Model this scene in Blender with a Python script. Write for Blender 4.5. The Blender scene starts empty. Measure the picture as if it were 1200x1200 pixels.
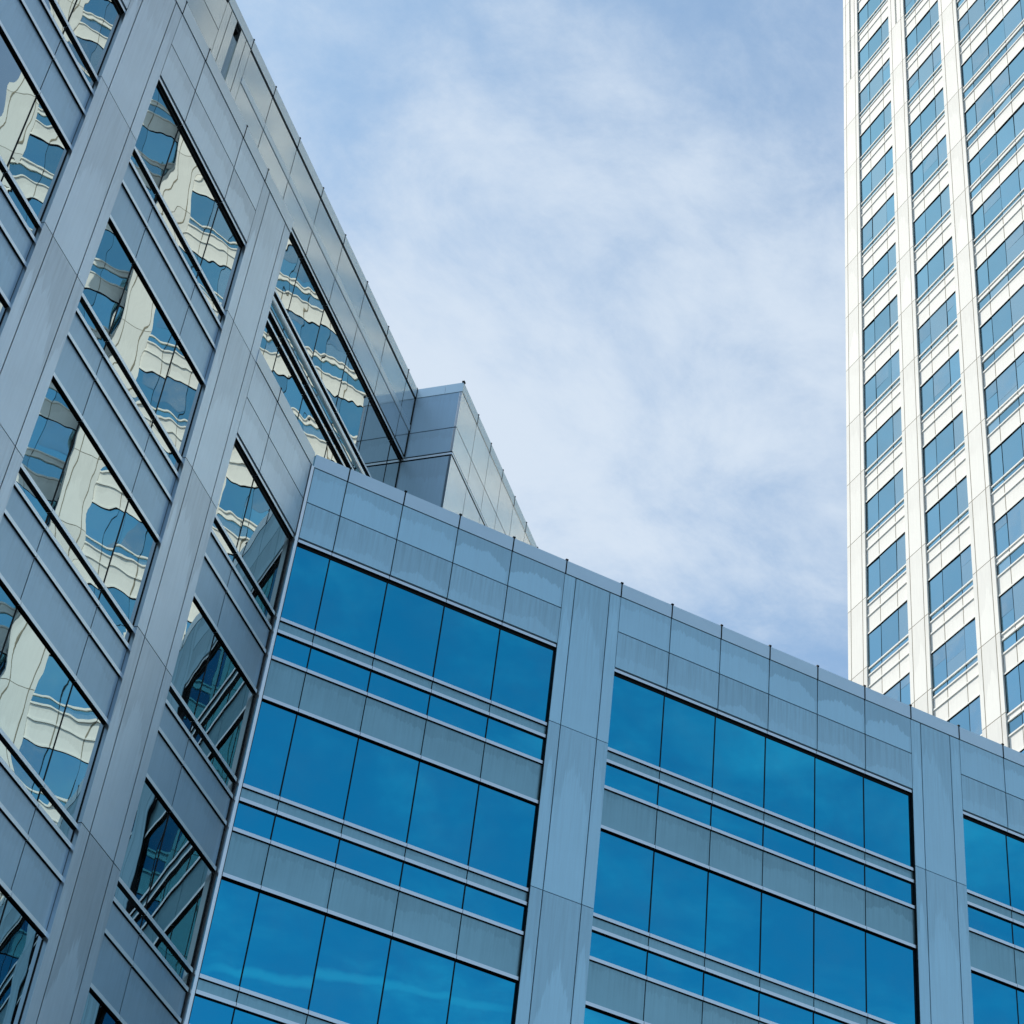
import bpy, bmesh, math, random
from mathutils import Vector, Matrix, noise

S = bpy.context.scene
COL = S.collection
R2 = 2 ** .5

# ------------------------------------------------------------------ camera, sky, sun, exposure
cam_d = bpy.data.cameras.new("camera")
cam = bpy.data.objects.new("camera", cam_d)
COL.objects.link(cam)
cam_d.sensor_width = 36.0
cam_d.lens = 2417.66 / 1200 * 36.0
cam_d.clip_end = 20000
CAM = Vector((-7.71300602, -28.97379068, 1.7))
PITCH, YAW, ROLL = .724240919, 1.17853657, .136387652
fw = Vector((math.cos(PITCH) * math.cos(YAW), math.cos(PITCH) * math.sin(YAW), math.sin(PITCH)))
rt = Vector((math.sin(YAW), -math.cos(YAW), 0))
up = rt.cross(fw)
r2 = math.cos(ROLL) * rt + math.sin(ROLL) * up
u2 = -math.sin(ROLL) * rt + math.cos(ROLL) * up
cam.matrix_world = Matrix(((r2.x, u2.x, -fw.x, CAM.x), (r2.y, u2.y, -fw.y, CAM.y),
                           (r2.z, u2.z, -fw.z, CAM.z), (0, 0, 0, 1)))
S.camera = cam

SUN_AZ = math.radians(121)      # towards the sun, counter-clockwise from +X
SUN_EL = math.radians(52)
SUN_W = 5.0
SKY_W = .13
sd = Vector((math.cos(SUN_EL) * math.cos(SUN_AZ), math.cos(SUN_EL) * math.sin(SUN_AZ), math.sin(SUN_EL)))
sun_d = bpy.data.lights.new("sun", 'SUN')
sun_d.energy = SUN_W
sun_d.angle = math.radians(.5)
sun_d.color = (1, .94, .84)
sun = bpy.data.objects.new("sun", sun_d)
COL.objects.link(sun)
sun.rotation_euler = (-sd).to_track_quat('-Z', 'Y').to_euler()
sun.location = (0, 0, 150)

S.view_settings.view_transform = 'Standard'
S.view_settings.look = 'None'
S.view_settings.exposure = .55
S.view_settings.gamma = 1
S.render.engine = 'CYCLES'
S.cycles.max_bounces = 8
S.cycles.glossy_bounces = 5
S.cycles.diffuse_bounces = 3
S.cycles.use_denoising = True

W = bpy.data.worlds.new("World")
S.world = W
W.use_nodes = True


class NT:
    """small helper to write node trees"""
    def __init__(s, tree):
        s.t = tree
        s.n = tree.nodes
        s.n.clear()

    def add(s, typ, ins=None, **kw):
        n = s.n.new(typ)
        for k, v in kw.items():
            setattr(n, k, v)
        for k, v in (ins or {}).items():
            if isinstance(v, bpy.types.NodeSocket):
                s.t.links.new(v, n.inputs[k])
            elif v is not None:
                n.inputs[k].default_value = v
        return n

    def math(s, op, a, b=0.0, c=0.0, clamp=False):
        n = s.add('ShaderNodeMath', {0: a, 1: b, 2: c}, operation=op, use_clamp=clamp)
        return n.outputs[0]

    def vmath(s, op, a, b=None, scale=None):
        n = s.add('ShaderNodeVectorMath', {0: a}, operation=op)
        if b is not None:
            if isinstance(b, bpy.types.NodeSocket):
                s.t.links.new(b, n.inputs[1])
            else:
                n.inputs[1].default_value = b
        if scale is not None:
            if isinstance(scale, bpy.types.NodeSocket):
                s.t.links.new(scale, n.inputs['Scale'])
            else:
                n.inputs['Scale'].default_value = scale
        return n

    def step(s, v, a, b):
        n = s.add('ShaderNodeMapRange', {'Value': v, 'From Min': a, 'From Max': b}, interpolation_type='SMOOTHSTEP')
        return n.outputs[0]

    def mix(s, f, a, b, blend='MIX'):
        n = s.add('ShaderNodeMix', data_type='RGBA', blend_type=blend)
        for idx, v in ((0, f), (6, a), (7, b)):
            if isinstance(v, bpy.types.NodeSocket):
                s.t.links.new(v, n.inputs[idx])
            else:
                n.inputs[idx].default_value = v if idx == 0 else (tuple(v) + (1,))[:4]
        return n.outputs[2]

    def noise(s, vec, scale, detail=3, rough=.5, dist=0.0, lac=2.0):
        n = s.add('ShaderNodeTexNoise', {'Vector': vec, 'Scale': scale, 'Detail': detail, 'Roughness': rough,
                                         'Distortion': dist, 'Lacunarity': lac})
        return n.outputs[0]


g = NT(W.node_tree)
TRAIL_N = (-.1867, .4346, .8811)
TRAIL_C = (.2992, -.8307, .4694)
sky = g.add('ShaderNodeTexSky', sky_type='NISHITA')
sky.sun_disc = False
sky.sun_elevation = SUN_EL
sky.sun_rotation = math.pi / 2 - SUN_AZ
sky.altitude = 50
sky.air_density = 1.0
sky.dust_density = .6
sky.ozone_density = 2.0
tc = g.add('ShaderNodeTexCoord')
sep = g.add('ShaderNodeSeparateXYZ', {0: tc.outputs['Generated']})
zz = g.math('MAXIMUM', sep.outputs[2], .02)
inv = g.math('DIVIDE', 1.0, g.math('ADD', zz, .12))
pl = g.vmath('SCALE', tc.outputs['Generated'], scale=inv).outputs[0]
pl = g.vmath('MULTIPLY', pl, (1, 1, 0)).outputs[0]
# wind-drawn cirrus: the cloud field is stretched along one compass direction
rot = g.add('ShaderNodeMapping', {'Vector': pl, 'Rotation': (0, 0, math.radians(-38)), 'Scale': (1.0, 1.2, 1), 'Location': (.35, .15, 0)})
rv = rot.outputs[0]
warp = g.add('ShaderNodeTexNoise', {'Vector': rv, 'Scale': 2.2, 'Detail': 3})
rv2 = g.vmath('ADD', rv, g.vmath('SCALE', g.vmath('SUBTRACT', warp.outputs['Color'], (.5, .5, .5)).outputs[0], scale=.16).outputs[0]).outputs[0]
n_big = g.noise(rv2, 1.9, 5, .55)
n_fib = g.noise(rv2, 7.0, 11, .66, .12)
cl = g.math('ADD', g.math('MULTIPLY', n_big, .62), g.math('MULTIPLY', n_fib, .54))
# the veil of high cloud lies in the north-east of the sky; the south is clear
dv = g.vmath('DOT_PRODUCT', tc.outputs['Generated'], (.36, .68, .64)).outputs['Value']
cov = g.step(dv, .30, .92)
# its thickest bank stands above the court
bank = g.step(g.vmath('DOT_PRODUCT', tc.outputs['Generated'], (.2975, .6204, .7256)).outputs['Value'], .975, .999)
cl = g.math('ADD', g.math('SUBTRACT', cl, .060), g.math('MULTIPLY', bank, .122))
cmask = g.math('ADD', .22, g.math('MULTIPLY', g.step(cl, .43, .76), .74))
cmask = g.math('MULTIPLY', cmask, g.math('ADD', .88, g.math('MULTIPLY', cov, .12)))
skyc = g.mix(1.0, sky.outputs[0], (.60, .84, .87), 'MULTIPLY')
# the clouds take the sky's own brightness times a pale factor, so they whiten the air they hang in
CLOUD = (3.66, 4.18, 4.82)
# an old vapour trail low in the southern sky
tv = g.vmath('ADD', tc.outputs['Generated'], g.vmath('SCALE', g.vmath('SUBTRACT', g.add('ShaderNodeTexNoise', {'Vector': tc.outputs['Generated'], 'Scale': 55.0, 'Detail': 9, 'Roughness': .65}).outputs['Color'], (.5, .5, .5)).outputs[0], scale=.006).outputs[0]).outputs[0]
td = g.math('ABSOLUTE', g.vmath('DOT_PRODUCT', tv, TRAIL_N).outputs['Value'])
te = g.step(g.vmath('DOT_PRODUCT', tc.outputs['Generated'], TRAIL_C).outputs['Value'], .9945, .9985)
trail = g.math('MULTIPLY', g.math('MULTIPLY', g.math('SUBTRACT', 1.0, g.step(td, .0005, .0055)), te), .62)
mixed = g.mix(g.math('MAXIMUM', cmask, trail), skyc, CLOUD)
bg = g.add('ShaderNodeBackground', {'Color': mixed, 'Strength': SKY_W})
g.t.links.new(bg.outputs[0], g.add('ShaderNodeOutputWorld').inputs[0])


# ------------------------------------------------------------------ materials
def new_mat(name):
    m = bpy.data.materials.new(name)
    m.use_nodes = True
    return m, NT(m.node_tree)


def out(t, sh):
    t.t.links.new(sh, t.add('ShaderNodeOutputMaterial').inputs[0])


def panel_mat(name, base, rough=.42, spec=.4, coat=0.0, coat_rough=.1, stain=.14, mottle=.06, streaky=0.0, ior=1.5, metal=0.0, tongue=.9, depth=.30, etint=(1, 1, 1)):
    """painted aluminium cladding; UV is in metres from each panel's top left corner"""
    m, t = new_mat(name)
    uv = t.add('ShaderNodeUVMap', uv_map='UVMap').outputs[0]
    geo = t.add('ShaderNodeNewGeometry')
    rnd = geo.outputs['Random Per Island']
    su = t.add('ShaderNodeSeparateXYZ', {0: uv})
    u, v = su.outputs[0], su.outputs[1]
    nn = t.add('ShaderNodeSeparateXYZ', {0: t.add('ShaderNodeUVMap', uv_map='Norm').outputs[0]})
    un, vn = nn.outputs[0], nn.outputs[1]
    seed = t.math('MULTIPLY', rnd, 57.0)
    r2 = t.math('FRACT', t.math('MULTIPLY', rnd, 13.7))
    r3 = t.math('FRACT', t.math('MULTIPLY', rnd, 41.3))
    c1 = t.add('ShaderNodeCombineXYZ', {0: t.math('MULTIPLY', u, 1.6), 1: 0.0, 2: seed}).outputs[0]
    c2 = t.add('ShaderNodeCombineXYZ', {0: t.math('MULTIPLY', u, 15.0), 1: t.math('MULTIPLY', v, .6), 2: seed}).outputs[0]
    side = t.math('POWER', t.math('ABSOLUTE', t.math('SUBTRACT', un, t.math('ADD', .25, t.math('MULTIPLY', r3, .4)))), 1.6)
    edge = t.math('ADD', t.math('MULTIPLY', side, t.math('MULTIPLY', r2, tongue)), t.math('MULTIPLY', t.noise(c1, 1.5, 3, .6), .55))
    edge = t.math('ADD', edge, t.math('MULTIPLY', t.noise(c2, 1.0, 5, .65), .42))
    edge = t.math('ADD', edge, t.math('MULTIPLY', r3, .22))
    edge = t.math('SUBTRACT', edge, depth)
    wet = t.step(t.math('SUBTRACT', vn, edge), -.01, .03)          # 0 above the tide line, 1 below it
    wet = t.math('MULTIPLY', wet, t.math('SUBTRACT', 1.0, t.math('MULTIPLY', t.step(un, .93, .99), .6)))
    strk = t.step(t.noise(c2, 1.3, 5, .65), .35, .70)
    cob = t.add('ShaderNodeTexCoord').outputs['Object']
    mot = t.noise(cob, .8, 6, .62)
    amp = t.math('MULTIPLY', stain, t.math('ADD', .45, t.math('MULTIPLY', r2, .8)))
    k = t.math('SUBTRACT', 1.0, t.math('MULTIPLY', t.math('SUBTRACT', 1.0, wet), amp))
    k = t.math('MULTIPLY', k, t.math('ADD', 1.0 - mottle * .5, t.math('MULTIPLY', mot, mottle)))
    k = t.math('MULTIPLY', k, t.math('SUBTRACT', 1.0, t.math('MULTIPLY', t.math('MULTIPLY', strk, t.math('SUBTRACT', 1.3, vn)), streaky)))
    k = t.math('MULTIPLY', k, t.math('ADD', .97, t.math('MULTIPLY', r3, .05)))
    colr = t.vmath('SCALE', base, scale=k).outputs[0]
    b = t.add('ShaderNodeBsdfPrincipled', {'Base Color': colr, 'Roughness': rough, 'Specular IOR Level': spec, 'IOR': ior, 'Metallic': metal, 'Specular Tint': etint + (1,),
                                           'Coat Weight': coat, 'Coat Roughness': coat_rough})
    out(t, b.outputs[0])
    return m


def plain(name, base, rough=.5, spec=.5, metallic=0.0):
    m, t = new_mat(name)
    cob = t.add('ShaderNodeTexCoord').outputs['Object']
    n = t.noise(cob, 1.7, 4, .6)
    colr = t.vmath('SCALE', base, scale=t.math('ADD', .93, t.math('MULTIPLY', n, .14))).outputs[0]
    b = t.add('ShaderNodeBsdfPrincipled', {'Base Color': colr, 'Roughness': rough, 'Specular IOR Level': spec, 'Metallic': metallic})
    out(t, b.outputs[0])
    return m


def glass_mat(name, face, graze, lo=.25, hi=.78, rough=.006, vary=0.0, blind=0.0, dirt=.05):
    """coated solar glass: a tinted mirror, paler at grazing angles, a little dust on it"""
    m, t = new_mat(name)
    lw = t.add('ShaderNodeLayerWeight', {'Blend': .5}).outputs['Facing']
    f = t.step(lw, lo, hi)
    geo = t.add('ShaderNodeNewGeometry')
    rnd = geo.outputs['Random Per Island']
    c = t.mix(f, face, graze)
    c = t.vmath('SCALE', c, scale=t.math('ADD', 1.0 - vary, t.math('MULTIPLY', rnd, 2 * vary))).outputs[0]
    gl = t.add('ShaderNodeBsdfGlossy', {'Color': c, 'Roughness': rough})
    cob = t.add('ShaderNodeTexCoord').outputs['Object']
    dn = t.step(t.noise(cob, .8, 6, .65), .35, .75)
    dust = t.math('MULTIPLY', dn, dirt)
    dcol = (.42, .46, .48)
    if blind:
        pick = t.step(t.math('FRACT', t.math('MULTIPLY', rnd, 7.31)), 1 - blind, 1 - blind + .25)
        dust = t.math('ADD', dust, t.math('MULTIPLY', pick, .22))
    df = t.add('ShaderNodeBsdfDiffuse', {'Color': dcol + (1,)})
    mx = t.add('ShaderNodeMixShader', {0: dust, 1: gl.outputs[0], 2: df.outputs[0]})
    out(t, mx.outputs[0])
    return m


M = {
    'panel':   panel_mat('brushed_metal_panel', (.53, .79, .92), .48, .12, stain=.17, streaky=.06, mottle=.10, metal=.45, etint=(.05, .10, .15)),
    'panel_low': panel_mat('streaked_metal_panel', (.50, .75, .87), .48, .12, stain=.12, streaky=.14, mottle=.10, metal=.45, depth=-.05, etint=(.05, .10, .15)),
    'pier':    panel_mat('metal_pier_panel', (.54, .81, .94), .48, .12, stain=.12, streaky=.09, mottle=.10, metal=.45, tongue=1.1, depth=.34, etint=(.05, .10, .15)),
    'gloss':   panel_mat('polished_metal_panel', (.58, .64, .65), .13, .5, coat=.4, coat_rough=.05, stain=.06, streaky=.03, metal=.9),
    'lpanel':  panel_mat('left_wing_panel', (.62, .71, .765), .30, .5, stain=.15, streaky=.09, mottle=.26, metal=.9),  # mottle also paints blotchy cloud reflections into the base colour
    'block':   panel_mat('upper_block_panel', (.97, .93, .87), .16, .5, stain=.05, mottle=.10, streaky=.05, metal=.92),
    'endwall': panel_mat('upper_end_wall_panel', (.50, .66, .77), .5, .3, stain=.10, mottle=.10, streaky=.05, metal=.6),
    'coping':  plain('coping_metal', (.64, .76, .79), .36, metallic=.9),
    'lcoping': plain('left_coping_metal', (.60, .66, .68), .34, metallic=.9),
    'bar':     plain('aluminium_bar', (.80, .86, .88), .34, metallic=.85),
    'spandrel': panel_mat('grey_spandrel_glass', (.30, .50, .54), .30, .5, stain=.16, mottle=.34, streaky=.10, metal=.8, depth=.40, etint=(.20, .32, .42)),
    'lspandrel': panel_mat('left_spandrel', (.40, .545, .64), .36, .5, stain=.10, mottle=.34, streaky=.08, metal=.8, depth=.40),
    'gasket_shade':  plain('black_gasket_soffit_shade', (.006, .007, .008), .7, .2),  # real seals, and bar undersides painted black for their shade
    'glass_f': glass_mat('blue_mirror_glass', (.022, .42, .64), (.03, .16, .26), .45, .80),
    'glass_l': glass_mat('silver_mirror_glass', (.08, .36, .50), (.62, .665, .63), .15, .66, dirt=.03),
    'glass_t': glass_mat('tower_glass', (.24, .58, .70), (.245, .395, .475), .2, .55, vary=.16, blind=.35),
    'glass_b': glass_mat('tower_glass_over_blind', (.30, .56, .66), (.27, .39, .46), .2, .55, vary=.10, dirt=.30),
    'white':   panel_mat('white_tower_panel', (.80, .775, .725), .8, .1, stain=.07, mottle=.08, streaky=.06),
    'whitebar': plain('white_tower_bar', (.82, .80, .75), .8, .1),
    'wjoint':  plain('tower_sealant', (.26, .225, .165), .8, .2),
    'wgasket_shade': plain('tower_gasket_soffit_shade', (.012, .02, .022), .95, .0),  # mullion seals, and the shade painted under the tower's head bars
    'core':    plain('dark_core', (.03, .032, .035), .9, .1),
    'roofing': plain('grey_roofing', (.30, .30, .29), .9, .1),
    'plinth':  plain('granite_plinth', (.22, .22, .22), .5),
}


# ------------------------------------------------------------------ mesh builder
class Frame:
    """a facade's own axes: u along the wall, d outward, z up"""
    def __init__(s, origin, udir, normal):
        s.o, s.u, s.n = Vector(origin), Vector(udir).normalized(), Vector(normal).normalized()
        s.flip = s.u.cross(Vector((0, 0, 1))).dot(s.n) < 0

    def p(s, u, d, z):
        return s.o + s.u * u + s.n * d + Vector((0, 0, z))


class MB:
    def __init__(s):
        s.v, s.f, s.m, s.uv, s.mats, s.smooth, s.nrm = [], [], [], [], [], [], {}

    def mi(s, key):
        if key not in s.mats:
            s.mats.append(key)
        return s.mats.index(key)

    def face(s, fr, pts, key, uvs=None, smooth=False):
        b = len(s.v)
        s.v += [fr.p(*q) for q in pts]
        idx = list(range(b, b + len(pts)))
        uvs = uvs or [(0, 0)] * len(pts)
        if fr.flip:
            idx, uvs = idx[::-1], uvs[::-1]
        s.f.append(idx)
        s.m.append(s.mi(key))
        s.uv.append(uvs)
        s.smooth.append(smooth)

    def box(s, fr, u0, u1, d0, d1, z0, z1, key, under=None, sides=None):
        """closed box with shared corners, so that it is one island; UV of the front in metres from its top left"""
        b = len(s.v)
        P = [(u0, d0, z0), (u1, d0, z0), (u1, d0, z1), (u0, d0, z1), (u0, d1, z0), (u1, d1, z0), (u1, d1, z1), (u0, d1, z1)]
        s.v += [fr.p(*q) for q in P]
        F = [((4, 5, 6, 7), key), ((1, 0, 3, 2), key), ((0, 4, 7, 3), sides or key), ((5, 1, 2, 6), sides or key), ((7, 6, 2, 3), key), ((0, 1, 5, 4), under or key)]
        for k, (q, mk) in enumerate(F):
            idx = [b + i for i in q]
            if k in (0, 1):
                uv = [(P[i][0] - u0, z1 - P[i][2]) for i in q]
            elif k in (2, 3):
                uv = [(abs(P[i][1] - d0), z1 - P[i][2]) for i in q]
            else:
                uv = [(P[i][0] - u0, 3) for i in q]
            nv = [((P[i][0] - u0) / (u1 - u0), (z1 - P[i][2]) / (z1 - z0)) for i in q]
            if fr.flip:
                idx, uv, nv = idx[::-1], uv[::-1], nv[::-1]
            s.nrm[len(s.f)] = nv
            s.f.append(idx)
            s.m.append(s.mi(mk))
            s.uv.append(uv)
            s.smooth.append(False)

    def pane(s, fr, u0, u1, d, z0, z1, key, n=1, bow=0.0, wob=0.0, seed=0.0, tilt=(0, 0)):
        """one sheet of glass held at its edges: bowed and slightly uneven"""
        if n == 1:
            s.face(fr, [(u0, d - tilt[0], z0 ), (u1, d + tilt[0], z0), (u1, d + tilt[0] + tilt[1], z1), (u0, d - tilt[0] + tilt[1], z1)], key)
            return
        b = len(s.v)
        w, h = u1 - u0, z1 - z0
        nu = n
        nv = max(4, int(n * h / max(w, .3)))
        nv = min(nv, 2 * n)
        for j in range(nv + 1):
            for i in range(nu + 1):
                a, c = i / nu, j / nv
                e = (1 - (2 * a - 1) ** 6) * (1 - (2 * c - 1) ** 6)
                pil = (1 - (2 * a - 1) ** 2) * (1 - (2 * c - 1) ** 2)
                q = Vector((u0 + a * w, z0 + c * h, seed))
                wv = noise.noise(q * 1.1) + .32 * noise.noise(q * 2.7 + Vector((9, 3, 1)))
                s.v.append(fr.p(u0 + a * w, d + bow * pil + wob * wv * (.25 + .75 * e) + tilt[0] * (a - .5) + tilt[1] * (c - .5), z0 + c * h))
        for j in range(nv):
            for i in range(nu):
                q = [b + j * (nu + 1) + i, b + j * (nu + 1) + i + 1, b + (j + 1) * (nu + 1) + i + 1, b + (j + 1) * (nu + 1) + i]
                if fr.flip:
                    q = q[::-1]
                s.f.append(q)
                s.m.append(s.mi(key))
                s.uv.append([(0, 0)] * 4)
                s.smooth.append(True)

    def prism(s, pts, z0, z1, key, top=None):
        n = len(pts)
        b = len(s.v)
        s.v += [Vector((x, y, z0)) for x, y in pts] + [Vector((x, y, z1)) for x, y in pts]
        area = sum(pts[i][0] * pts[(i + 1) % n][1] - pts[(i + 1) % n][0] * pts[i][1] for i in range(n))
        o = range(n) if area > 0 else range(n - 1, -1, -1)
        o = list(o)
        fs = [([b + o[i], b + o[(i + 1) % n], b + n + o[(i + 1) % n], b + n + o[i]], key) for i in range(n)]
        fs.append(([b + n + i for i in o], top or key))
        fs.append(([b + i for i in reversed(o)], key))
        for q, mk in fs:
            s.f.append(q)
            s.m.append(s.mi(mk))
            s.uv.append([(0, 3)] * len(q))
            s.smooth.append(False)

    def build(s, name, parent=None, label=None, kind=None):
        me = bpy.data.meshes.new(name)
        me.from_pydata([tuple(p) for p in s.v], [], s.f)
        for k in s.mats:
            me.materials.append(M[k])
        me.polygons.foreach_set('material_index', s.m)
        me.polygons.foreach_set('use_smooth', s.smooth)
        ul = me.uv_layers.new(name='UVMap')
        flat = [c for face in s.uv for q in face for c in q]
        ul.data.foreach_set('uv', flat)
        if s.nrm:
            nl = me.uv_layers.new(name='Norm')
            nl.data.foreach_set('uv', [c for k, f in enumerate(s.f) for q in s.nrm.get(k, [(0, 0)] * len(f)) for c in q])
        me.update()
        o = bpy.data.objects.new(name, me)
        COL.objects.link(o)
        if parent:
            o.parent = parent
            if parent.type == 'EMPTY':
                o.matrix_parent_inverse = Matrix.Translation(-parent.location)
        if label:
            o['label'] = label
        if kind:
            o['kind'] = kind
        return o


def thing(name, label, cat, loc):
    o = bpy.data.objects.new(name, None)
    o.location = loc
    o.empty_display_size = .5
    COL.objects.link(o)
    o['label'] = label
    o['category'] = cat
    return o


rng = random.Random(7)
G_D = -.085         # glass plane behind the wall face
B_D = -.040         # face of the horizontal bars
P_D = -.072         # spandrel plane


# ------------------------------------------------------------------ facade kit
def split(u0, u1, mulls):
    e = [u0] + list(mulls) + [u1]
    return list(zip(e[:-1], e[1:]))


def bar(mb, fr, cells, z0, z1, key, und, d=B_D, gap=.012):
    for k, (a, b) in enumerate(cells):
        mb.box(fr, a + (gap / 2 if k else 0), b - (gap / 2 if k < len(cells) - 1 else 0), G_D - .01, d, z0, z1, key, under=und)  # a black und paints soffit shade onto the bar's bottom face


def storey(fr, u0, u1, mulls, Sz, kind, st, parent, one=None, glass_h=1.76, header=True):
    """one bay of one storey: glass above the sill Sz, sill bars, narrow strip and spandrel below it.
    kind 'F': bar, thin band, bar, strip, bar, one spandrel.  kind 'L': bar, strip, bar, two spandrels."""
    cells = split(u0, u1, mulls)
    win, frm, spa, bnd = one or (MB(), MB(), MB(), MB())
    jg, ug = st.get('gap', .010), st.get('under', st['gasket_shade'])
    k = glass_h / 1.76
    gk, bk, sk, ck = st['glass'], st['bar'], st['gasket_shade'], st['spandrel']
    for a, b in cells:
        win.pane(fr, a + .004, b - .004, G_D, Sz, Sz + glass_h, gk, st['n'], st['bow'] * rng.uniform(.4, 1.3) * rng.choice((1, 1, 1, -.5)),
                 st['wob'], rng.uniform(0, 90), (rng.gauss(0, st['tilt']), rng.gauss(0, st['tilt'])))
        if st.get('blind') and rng.random() < .24:
            hb = glass_h * rng.choice((.3, .45, .6, .8, .985))
            win.pane(fr, a + .03, b - .03, G_D + .004, Sz + glass_h - hb, Sz + glass_h - .01, st['blind'])
    if kind == 'F':
        z = [Sz, Sz - .07, Sz - .28, Sz - .35, Sz - .88 * k, Sz - .95 * k]
        bar(frm, fr, cells, z[1], z[0], bk, ug, gap=jg)
        for a, b in cells:
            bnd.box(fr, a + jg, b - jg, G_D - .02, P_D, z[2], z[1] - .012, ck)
        bar(frm, fr, cells, z[3], z[2], bk, ug, gap=jg)
        sg = (z[4], z[3])
        bar(frm, fr, cells, z[5], z[4], bk, ug, gap=jg)
        sps = [(Sz - 1.77 * k, z[5] - .012)]
    else:
        z = [Sz, Sz - .07, Sz - .34, Sz - .41, Sz - .88 * k, Sz - .95 * k]
        bar(frm, fr, cells, z[1], z[0], bk, ug, gap=jg)
        sg = (z[2], z[1])
        bar(frm, fr, cells, z[3], z[2], bk, ug, gap=jg)
        bar(frm, fr, cells, z[5], z[4], bk, ug, gap=jg)
        sps = [(z[4], z[3] - .012), (Sz - 1.77 * k, z[5] - .012)]
    for a, b in cells:
        win.pane(fr, a + .004, b - .004, G_D, sg[0], sg[1], gk, st['n'], st['bow'] * rng.uniform(.1, .5), st['wob'], rng.uniform(0, 90),
                 (rng.gauss(0, st['tilt']), rng.gauss(0, st['tilt'] * .4)))
        for q0, q1 in sps:
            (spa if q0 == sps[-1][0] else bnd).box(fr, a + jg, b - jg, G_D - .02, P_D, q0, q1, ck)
    bar(frm, fr, cells, Sz - 1.84 * k, Sz - 1.77 * k, bk, sk, gap=jg)
    if st.get('back'):
        spa.box(fr, u0 + .01, u1 - .01, G_D - .06, P_D - .007, Sz - 1.77 * k, z[5] if kind == 'F' else Sz - .42, st['back'])
    for m in mulls:
        frm.box(fr, m - .013, m + .013, G_D - .02, G_D + .006, Sz, Sz + glass_h, sk)
        frm.box(fr, m - .013, m + .013, G_D - .02, G_D + .006, sg[0], sg[1], sk)
    for e in (u0, u1):
        frm.box(fr, e - .012 if e == u1 else e - .02, e + .02 if e == u1 else e + .012, G_D - .02, G_D + .012, Sz - 1.77 * k, Sz + glass_h, sk)
    if one:
        return
    w = win.build('window', parent)
    frm.build('window_frame', w)
    spa.build('spandrel_panel', parent)
    bnd.build('sill_band', parent)


def parapet(fr, u0, u1, joints, zh, st, parent, clips=True, lo=None):
    """two rows of panels above the top windows (zh = head of the panels, 2.12 below the coping's top), dark backing behind the joints"""
    cells = split(u0, u1, joints)
    p = MB()
    for a, b in cells:
        p.box(fr, a + .011, b - .011, -.06, 0, zh + .90, zh + 1.78, st['panel'])
        p.box(fr, a + .011, b - .011, -.06, 0, zh, zh + .875, st.get('panel_low', st['panel']))
    p.box(fr, u0, u1, -.20, -.03, zh + .004, zh + 1.80, st['joint'])
    o = p.build('parapet_panels', parent)
    h = MB()
    bar(h, fr, cells, zh - .095, zh - .03, st['bar'], st['gasket_shade'], -.022)
    h.box(fr, u0, u1, G_D - .02, G_D + .012, zh - .15, zh + .02, st['gasket_shade'])
    h.build('head_bar', o)


def coping(fr, u0, u1, joints, zt, st, parent, clips=True, hgt=.33, depth=.42):
    c = MB()
    cells = split(u0, u1, joints)
    for k, (a, b) in enumerate(cells):
        c.box(fr, a + (.01 if k else 0), b - (.01 if k < len(cells) - 1 else 0), -depth, .012, zt - hgt, zt, st['coping'])
    c.box(fr, u0 + .01, u1 - .01, -depth + .02, -.03, zt - hgt - .05, zt - .01, st['joint'])
    o = c.build('coping', parent)
    if clips:
        for j in joints:
            q = MB()
            cw = st.get('clip', .027)
            q.box(fr, j - cw * .45, j + cw * .45, -.05, .018, zt - hgt, zt + .03, st['joint'])
            q.box(fr, j - cw, j + cw, -.06, .026, zt + .006, zt + cw * 1.3, st['joint'])
            q.build('coping_clip', o)


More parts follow.
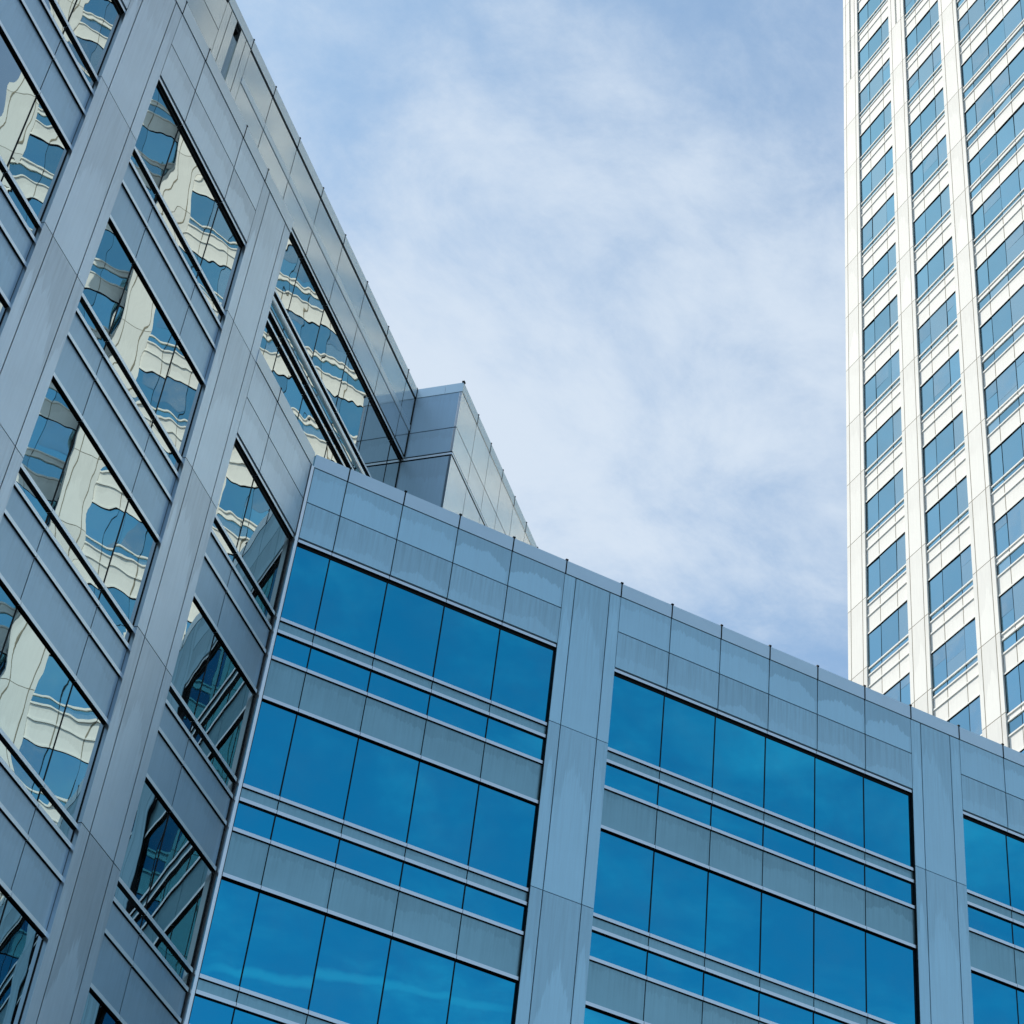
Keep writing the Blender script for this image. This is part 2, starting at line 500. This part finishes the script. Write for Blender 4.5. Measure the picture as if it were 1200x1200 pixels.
def pier(fr, u0, u1, z0, z1, levels, st, parent, jamb_left=False, inner=(.255, .255), jamb=True, slot=None, depth=.16):
    """three vertical strips of cladding with horizontal joints at the floor lines"""
    p = MB()
    e = [u0, u0 + inner[0], u1 - inner[1], u1]
    zs = [z0] + sorted(l for l in levels if z0 + .3 < l < z1 - .3) + [z1]
    for k in range(3):
        pg = st.get('pgap', .010)
        a = e[k] + (pg if k else 0)
        b = e[k + 1] - (pg if k < 2 else 0)
        for q0, q1 in zip(zs[:-1], zs[1:]):
            if slot and k == 1 and q1 > slot[0] + .3:
                m = (a + b) / 2
                s0 = max(q0 + .01, slot[0])
                p.box(fr, a, m - slot[1] / 2, -depth, 0, q0 + pg * .8, q1 - pg * .8, st['pier'])
                p.box(fr, m + slot[1] / 2, b, -depth, 0, q0 + pg * .8, q1 - pg * .8, st['pier'])
                if s0 > q0 + .02:
                    p.box(fr, m - slot[1] / 2, m + slot[1] / 2, -depth, 0, q0 + .008, s0, st['pier'])
                continue
            p.box(fr, a, b, -depth if k == 1 else -depth - .1, 0, q0 + pg * .8, q1 - pg * .8, st['pier'])
    if slot:
        p.box(fr, u0 + .03, u1 - .03, -depth - .14, -.12, slot[0] - .1, z1 - .002, st['joint'])
        p.box(fr, u0 + .03, u1 - .03, -depth - .14, -st.get('jdep', .035), z0, slot[0] - .102, st['joint'])
    else:
        p.box(fr, u0 + .03, u1 - .03, -depth - .14, -st.get('jdep', .035), z0, z1 - .002, st['joint'])
    if jamb_left:
        p.box(fr, u0 - .012, u0 - .001, G_D - .04, -.012, z0, z1, st['gasket_shade'])
    o = p.build('pier', parent)
    if slot:
        q = MB()
        m = (e[1] + e[2]) / 2
        q.box(fr, m - slot[1] / 2, m + slot[1] / 2, -.30, -.10, slot[0], z1 - .01, st['slot'])
        q.box(fr, m - slot[1] / 2 - .004, m + slot[1] / 2 + .004, -.118, -.04, z1 - .14, z1 - .004, st['gasket_shade'])
        q.build('slot', o)
    return o


GREY = dict(glass='glass_f', bar='bar', gasket_shade='gasket_shade', joint='gasket_shade', spandrel='spandrel', panel='panel', panel_low='panel_low', pier='pier', coping='coping',
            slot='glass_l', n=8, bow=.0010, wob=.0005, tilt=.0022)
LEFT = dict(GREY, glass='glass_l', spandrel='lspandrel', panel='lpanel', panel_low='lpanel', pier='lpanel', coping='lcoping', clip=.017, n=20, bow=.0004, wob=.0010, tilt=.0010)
UPPER = dict(LEFT, panel='gloss', panel_low='gloss', pier='gloss')
WHITE = dict(glass='glass_t', bar='whitebar', gasket_shade='wgasket_shade', joint='wjoint', spandrel='white', panel='white', pier='white', coping='white',
             slot='glass_t', n=1, bow=0, wob=0, tilt=.004, blind='glass_b', gap=.022, under='whitebar', back='wjoint', pgap=.022, jdep=.007)

# ------------------------------------------------------------------ ground
gm, gt = new_mat('paving')
cob = gt.add('ShaderNodeTexCoord').outputs['Object']
br = gt.add('ShaderNodeTexBrick', {'Vector': cob, 'Scale': .8, 'Color1': (.065, .065, .065, 1), 'Color2': (.08, .08, .078, 1), 'Mortar': (.04, .04, .04, 1), 'Mortar Size': .012})
gn = gt.math('ADD', .8, gt.math('MULTIPLY', gt.noise(cob, .15, 6, .6), .4))
out(gt, gt.add('ShaderNodeBsdfPrincipled', {'Base Color': gt.vmath('SCALE', br.outputs[0], scale=gn).outputs[0], 'Roughness': .8}).outputs[0])
M['paving'] = gm
grd = MB()
wf = Frame((0, 0, 0), (1, 0, 0), (0, -1, 0))
grd.face(wf, [(-6000, 6000, 0), (6000, 6000, 0), (6000, -6000, 0), (-6000, -6000, 0)], 'paving')
go = grd.build('ground')
go['kind'] = 'structure'
go['label'] = 'paved plaza floor around the foot of the buildings'

# ------------------------------------------------------------------ the grey building
FL = 3.645
S0 = 24.75
Lw = Vector((1 / R2, 1 / R2, 0))
Ln = Vector((1 / R2, -1 / R2, 0))
fF = Frame((0, 0, 0), (1, 0, 0), (0, -1, 0))
fL = Frame((0, 0, 0), Lw, Ln)
UO = -.60
fU = Frame(Ln * UO, Lw, Ln)
BO = .55
fB = Frame(Ln * BO, Lw, Ln)
fE = Frame(Lw * 5.0, Ln, -Lw)          # end wall of the upper block: u = outward offset, facing back along the wing


def L(s, d=0.0):
    q = Lw * s + Ln * d
    return (q.x, q.y)


bld = thing('office_building', 'blue-grey panelled office building with two wings meeting at an inner corner', 'building', (0, 0, 0))

# solid cores behind the cladding
core = MB()
core.prism([L(-24, -.25), L(-.10, -.25), (.25, .25), (23.5, .25), (23.5, 13), (9, 17), L(-24, -15)], .1, 28.35, 'core', 'roofing')
core.prism([L(-24, -.25), L(-3.0, -.25), L(-3.0, -14.5), L(-24, -14.5)], 28.35, 31.95, 'core', 'roofing')
core.prism([L(-24, UO - .25), L(5.25, UO - .25), L(5.25, BO - .25), L(14, BO - .25), L(14, -12), L(-24, -12)], 28.36, 35.1, 'core', 'roofing')
core.build('core_walls', bld)

sills = [S0 - FL * k for k in range(7)]
jl = [z + .04 for z in sills] + [S0 + FL + .04]

# front wing: bays between piers
Fb = [(0.035, 5.61, [.75, 1.96, 3.18, 4.395]), (6.90, 14.04, [8.10, 9.29, 10.48, 11.67, 12.86]), (15.30, 22.44, [16.47, 17.66, 18.85, 20.05, 21.24])]
for u0, u1, ml in Fb:
    for z in sills:
        storey(fF, u0, u1, ml, z, 'F', GREY, bld)
    parapet(fF, u0, u1, ml, 26.655, GREY, bld)
for u0, u1 in ((5.61, 6.90), (14.04, 15.30), (22.44, 23.70)):
    pier(fF, u0, u1, .9, 28.44, jl, GREY, bld, jamb_left=True, inner=(.25, .25))
coping(fF, .02, 23.70, [.75, 1.96, 3.18, 4.395, 5.61, 6.90, 8.10, 9.29, 10.48, 11.67, 12.86, 14.04, 15.30, 16.47, 17.66, 18.85, 20.05, 21.24, 22.44], 28.78, GREY, bld)
pl_ = MB()
pl_.box(fF, .04, 23.7, -.3, .03, .0, .98, 'plinth')
pl_.box(fL, -24, -.08, -.3, .03, .0, .98, 'plinth')
pl_.build('plinth', bld)
# end wall of the front wing
ew = MB()
fG = Frame((23.70, 0, 0), (0, 1, 0), (1, 0, 0))
for k in range(8):
    for q in range(4):
        ew.box(fG, .05 + q * 3.2, .05 + q * 3.2 + 3.18, -.15, 0, 1 + k * 3.45, 1 + k * 3.45 + 3.43, 'panel')
ew.build('end_wall', bld)

# left wing, right of its inner pier: as high as the front wing
st = LEFT
for z in sills:
    storey(fL, -2.87, -.075, [-1.82], z, 'L', st, bld)
parapet(fL, -2.87, -.075, [-1.82], 26.655, st, bld)
coping(fL, -2.87, -.03, [-1.82], 28.78, st, bld)
# left wing, tall part: one storey higher
Lb = [(-8.07, -4.19, [-7.03, -5.25]), (-13.31, -9.42, [-12.27, -10.49]), (-18.55, -14.66, [-17.51, -15.73])]
for u0, u1, ml in Lb:
    for z in [S0 + FL] + sills:
        storey(fL, u0, u1, ml, z, 'L', st, bld)
    parapet(fL, u0, u1, ml, 26.655 + FL, st, bld)
for u0, u1 in ((-4.19, -2.87), (-9.42, -8.07), (-14.66, -13.31), (-19.90, -18.55)):
    pier(fL, u0, u1, .9, 28.44 + FL, jl, st, bld, inner=(.27, .25))
lc = [-2.87 - 1e-4]
coping(fL, -19.9, -2.87, [-18.55, -17.51, -15.73, -14.66, -13.31, -12.27, -10.49, -9.42, -8.07, -7.03, -5.25, -4.19], 28.78 + FL, st, bld)
tp = MB()   # blank end of the tall part and its far end
for a, b in ((-.42, -14.2), ):
    fX = Frame(Lw * -2.875, Ln, Lw)
    tp.box(fX, b, a, -.12, 0, 28.4, 32.42, 'coping')
fY = Frame(Lw * -19.9, Ln, -Lw)
tp.box(fY, -14.8, 0, -.2, 0, .9, 32.4, 'panel')
tp.build('return_wall', bld)
# corner angle where the wings meet
ca = MB()
c22, s22 = math.cos(math.pi / 8), math.sin(math.pi / 8)
fC = Frame((0, 0, 0), (c22, s22, 0), (s22, -c22, 0))
ca.box(fC, -.062, .006, -.16, .050, .9, 28.43, 'bar')
ca.box(fC, .008, .034, -.16, .034, .9, 28.44, 'gasket_shade')
ca.build('corner_strip', bld)

# upper storey set back on the roof
uz = 33.52
parapet(fU, -18, -6.19, [-16.0, -14.6, -13.25, -11.9, -10.5, -9.15, -7.75], uz, UPPER, bld)
pier(fU, -6.19, -5.04, 28.6, 35.38, [31.7], UPPER, bld, inner=(.21, .22), slot=(33.2, .22))
uj = [-3.86, -2.52, -1.16, .18, 1.57, 2.96, 4.35]
parapet(fU, -5.04, 5.0, uj, uz, UPPER, bld)
coping(fU, -18, 4.985, [-16.0, -14.6, -13.25, -11.9, -10.5, -9.15, -7.75, -6.19, -5.04] + uj, 35.67, UPPER, bld, hgt=.29)
band = MB()     # aluminium band between the panel rows
for a, b in split(-5.04, 5.0, uj) :
    band.box(fU, a + .006, b - .006, -.05, .012, 34.275, 34.46, 'lcoping')
band.build('panel_band', bld)
uw = MB()
uf = MB()
for a, b in split(-5.04, 4.98, uj):
    uw.pane(fU, a + .005, b - .005, G_D, 31.62, 33.37, 'glass_l', 22, .0004 * rng.uniform(.4, 1.4), .0013, rng.uniform(0, 90), (rng.gauss(0, .002), rng.gauss(0, .002)))
    uw.pane(fU, a + .005, b - .005, G_D, 31.05, 31.60, 'glass_l', 14, .0016, .0016, rng.uniform(0, 90))
    uw.pane(fU, a + .005, b - .005, G_D, 28.6, 31.0, 'glass_l', 22, .0004 * rng.uniform(.4, 1.4), .0013, rng.uniform(0, 90))
cu = split(-5.04, 4.98, uj)
bar(uf, fU, cu, 31.60, 31.66, 'bar', 'gasket_shade', -.03)
bar(uf, fU, cu, 31.03, 31.09, 'bar', 'gasket_shade', -.03)
bar(uf, fU, cu, 30.76, 30.81, 'bar', 'gasket_shade', -.03)
for m in uj:
    uf.box(fU, m - .011, m + .011, G_D - .02, G_D + .006, 28.6, 33.37, 'gasket_shade')
wo = uw.build('window', bld, label='upper storey window band behind the roof edge, mirroring the white tower')
uf.build('window_frame', wo)
# round rail carried in front of the upper windows
rl = MB()
n = 14
for k in range(n):
    a0, a1 = 2 * math.pi * k / n, 2 * math.pi * (k + 1) / n
    r = .062
    rl.face(fU, [(-5.0, .0 + r * math.cos(a1), 31.27 + r * math.sin(a1)), (-5.0, r * math.cos(a0), 31.27 + r * math.sin(a0)),
                 (4.95, r * math.cos(a0), 31.27 + r * math.sin(a0)), (4.95, r * math.cos(a1), 31.27 + r * math.sin(a1))], 'bar', smooth=True)
for q in range(8):
    u = -4.5 + q * 1.3
    rl.box(fU, u - .02, u + .02, -.12, .0, 31.25, 31.29, 'bar')
rl.build('guard_rail', bld)

# projecting block at the end of the upper storey
bj = [6.10, 7.09, 8.04, 9.02, 9.99, 10.95, 11.93, 12.92]


def plain_wall(fr, u0, u1, joints, st, name):
    p = MB()
    cells = split(u0, u1, joints)
    for a, b in cells:
        for q0, q1 in ((34.245, 35.375), (33.475, 34.22), (31.6, 33.33), (28.5, 31.58)):
            p.box(fr, a + (.009 if a != u0 else 0), b - (.009 if b != u1 else 0), -.06, 0, q0, q1, st['panel'])
    p.box(fr, u0 + .02, u1 - .02, -.25, -.03, 28.5, 35.37, 'gasket_shade')
    p.box(fr, u0 + .004, u1 - .004, -.06, -.012, 33.31, 33.49, 'gasket_shade')
    o = p.build(name, bld)
    h = MB()
    h.box(fr, u0, u1, -.05, .012, 33.365, 33.425, 'bar', under='gasket_shade')  # bottom face painted black for the shade under the bar
    h.build('head_bar', o)


plain_wall(fB, 5.0, 14.0, bj, dict(UPPER, panel='block'), 'upper_block_wall')
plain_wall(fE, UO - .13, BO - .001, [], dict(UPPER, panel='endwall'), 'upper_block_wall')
coping(fB, 5.0, 14.0, bj, 35.67, UPPER, bld, hgt=.29)
ce = MB()
ce.box(fE, UO - .2, BO - .43, -.42, .012, 35.38, 35.668, 'coping')
ce.box(fE, BO - .425, BO + .010, -.004, .012, 35.38, 35.668, 'coping')
ce.box(fE, BO - .03, BO + .03, -.05, .03, 35.67, 35.71, 'gasket_shade')
ce.build('coping', bld)
ic = MB()
ic.box(fU, 4.965, 4.992, -.095, -.072, 28.6, 33.35, 'gasket_shade')
ic.box(fU, 4.962, 4.992, -.03, .014, 33.50, 35.70, 'gasket_shade')
ic.build('corner_joint', bld)

# ------------------------------------------------------------------ the white tower
TX = 30.6
TF = 3.593
T0 = 45.77
tw = thing('office_tower', 'tall white tower in full sun with ribbon windows, rising behind the low roof edge', 'tower', (45, 8, 0))
REC = .9
fT = Frame((TX, 0, 0), (0, -1, 0), (-1, 0, 0))        # u = -y
fR = Frame((TX + REC, 0, 0), (0, -1, 0), (-1, 0, 0))
fS = Frame((0, -.75, 0), (1, 0, 0), (0, -1, 0))
fN = Frame((0, 26.09, 0), (-1, 0, 0), (0, 1, 0))
TOP = T0 + TF * 22 - 1.9
tc_ = MB()
tc_.prism([(TX + .25, 26.0), (TX + .25, -.6), (TX + REC + .25, -.6), (TX + REC + .25, -7.8), (TX + 26, -7.8), (TX + 26, 26.0)], .1, TOP + 1.5, 'core', 'roofing')
tc_.build('core_walls', tw)


def y2u(*ys):
    return [-y for y in ys]


tsill = [T0 + TF * k for k in range(-12, 22)]
tj = [z + .08 for z in tsill]
bays = [(fT, -24.80, -22.03, [-23.91, -22.75], 'L'), (fT, -20.75, -17.97, [-19.87, -18.72], 'L'),
        (fT, -16.66, -4.95, [-15.89 + 1.195 * k for k in range(10) if -15.89 + 1.195 * k < -5.3], 'C'),
        (fT, -3.65, -.60, [-2.75, -1.50], 'L'),
        (fR, .70, 6.60, [1.95, 3.2, 4.35, 5.5], 'F')]
rest = (MB(), MB(), MB(), MB())
nsep = 0
for bi, (fr, u0, u1, ml, kd) in enumerate(bays):
    for k, z in enumerate(tsill):
        kk = kd
        if kd == 'C':
            kk = 'L' if (k - 12) % 4 == 3 else 'F'
        seen = bi <= 2 and -1 <= k - 12 <= 15
        if seen:
            storey(fr, u0, u1, ml, z, kk, WHITE, tw, glass_h=1.80)
        else:
            storey(fr, u0, u1, ml, z, kk, WHITE, tw, one=rest, glass_h=1.80)
w = rest[0].build('window', tw, kind='stuff')
rest[1].build('window_frame', w, kind='stuff')
rest[2].build('spandrel_panel', tw, kind='stuff')
rest[3].build('sill_band', tw, kind='stuff')
zt = TOP + 2
for fr, u0, u1, sl in ((fT, -26.09, -24.80, True), (fT, -22.03, -20.75, True), (fT, -17.97, -16.66, False), (fT, -4.95, -3.65, False), (fT, -.60, .75, False),
                       (fR, 6.60, 7.95, False)):
    pier(fr, u0, u1, .1, zt, tj, WHITE, tw, inner=(.235, .235) if u1 - u0 > .5 else (.06, .06), slot=(92.6, .13) if sl else None)
tp = MB()
for fr, u0, u1 in ((fT, -26.09, .75), (fR, .752, 7.95)):
    tp.box(fr, u0, u1, -.5, .02, zt + .01, zt + 2.2, 'white')
tp.build('parapet_panels', tw)
# shaded return between the two planes of the tower, and its other sides
ts = MB()
for k in range(-12, 22):
    z = T0 + TF * k
    ts.box(fS, TX + .17, TX + REC - .12, -.1, -.05, z, z + 1.8, 'glass_t')
    ts.box(fS, TX + .17, TX + REC - .12, -.1, 0, z - 1.79, z - .01, 'white')
ts.build('return_wall', tw)
tb = MB()
for k in range(-12, 22):
    z = T0 + TF * k
    tb.box(fN, -TX - 25.9, -TX - .31, -.1, -.05, z, z + 1.8, 'glass_t')
    tb.box(fN, -TX - 25.9, -TX - .31, -.1, 0, z - 1.79, z - .01, 'white')
    fQ = Frame((0, -7.95, 0), (1, 0, 0), (0, -1, 0))
    tb.box(fQ, TX + REC + .31, TX + 25.9, -.1, -.05, z, z + 1.8, 'glass_t')
    tb.box(fQ, TX + REC + .31, TX + 25.9, -.1, 0, z - 1.79, z - .01, 'white')
tb.build('side_wall', tw)
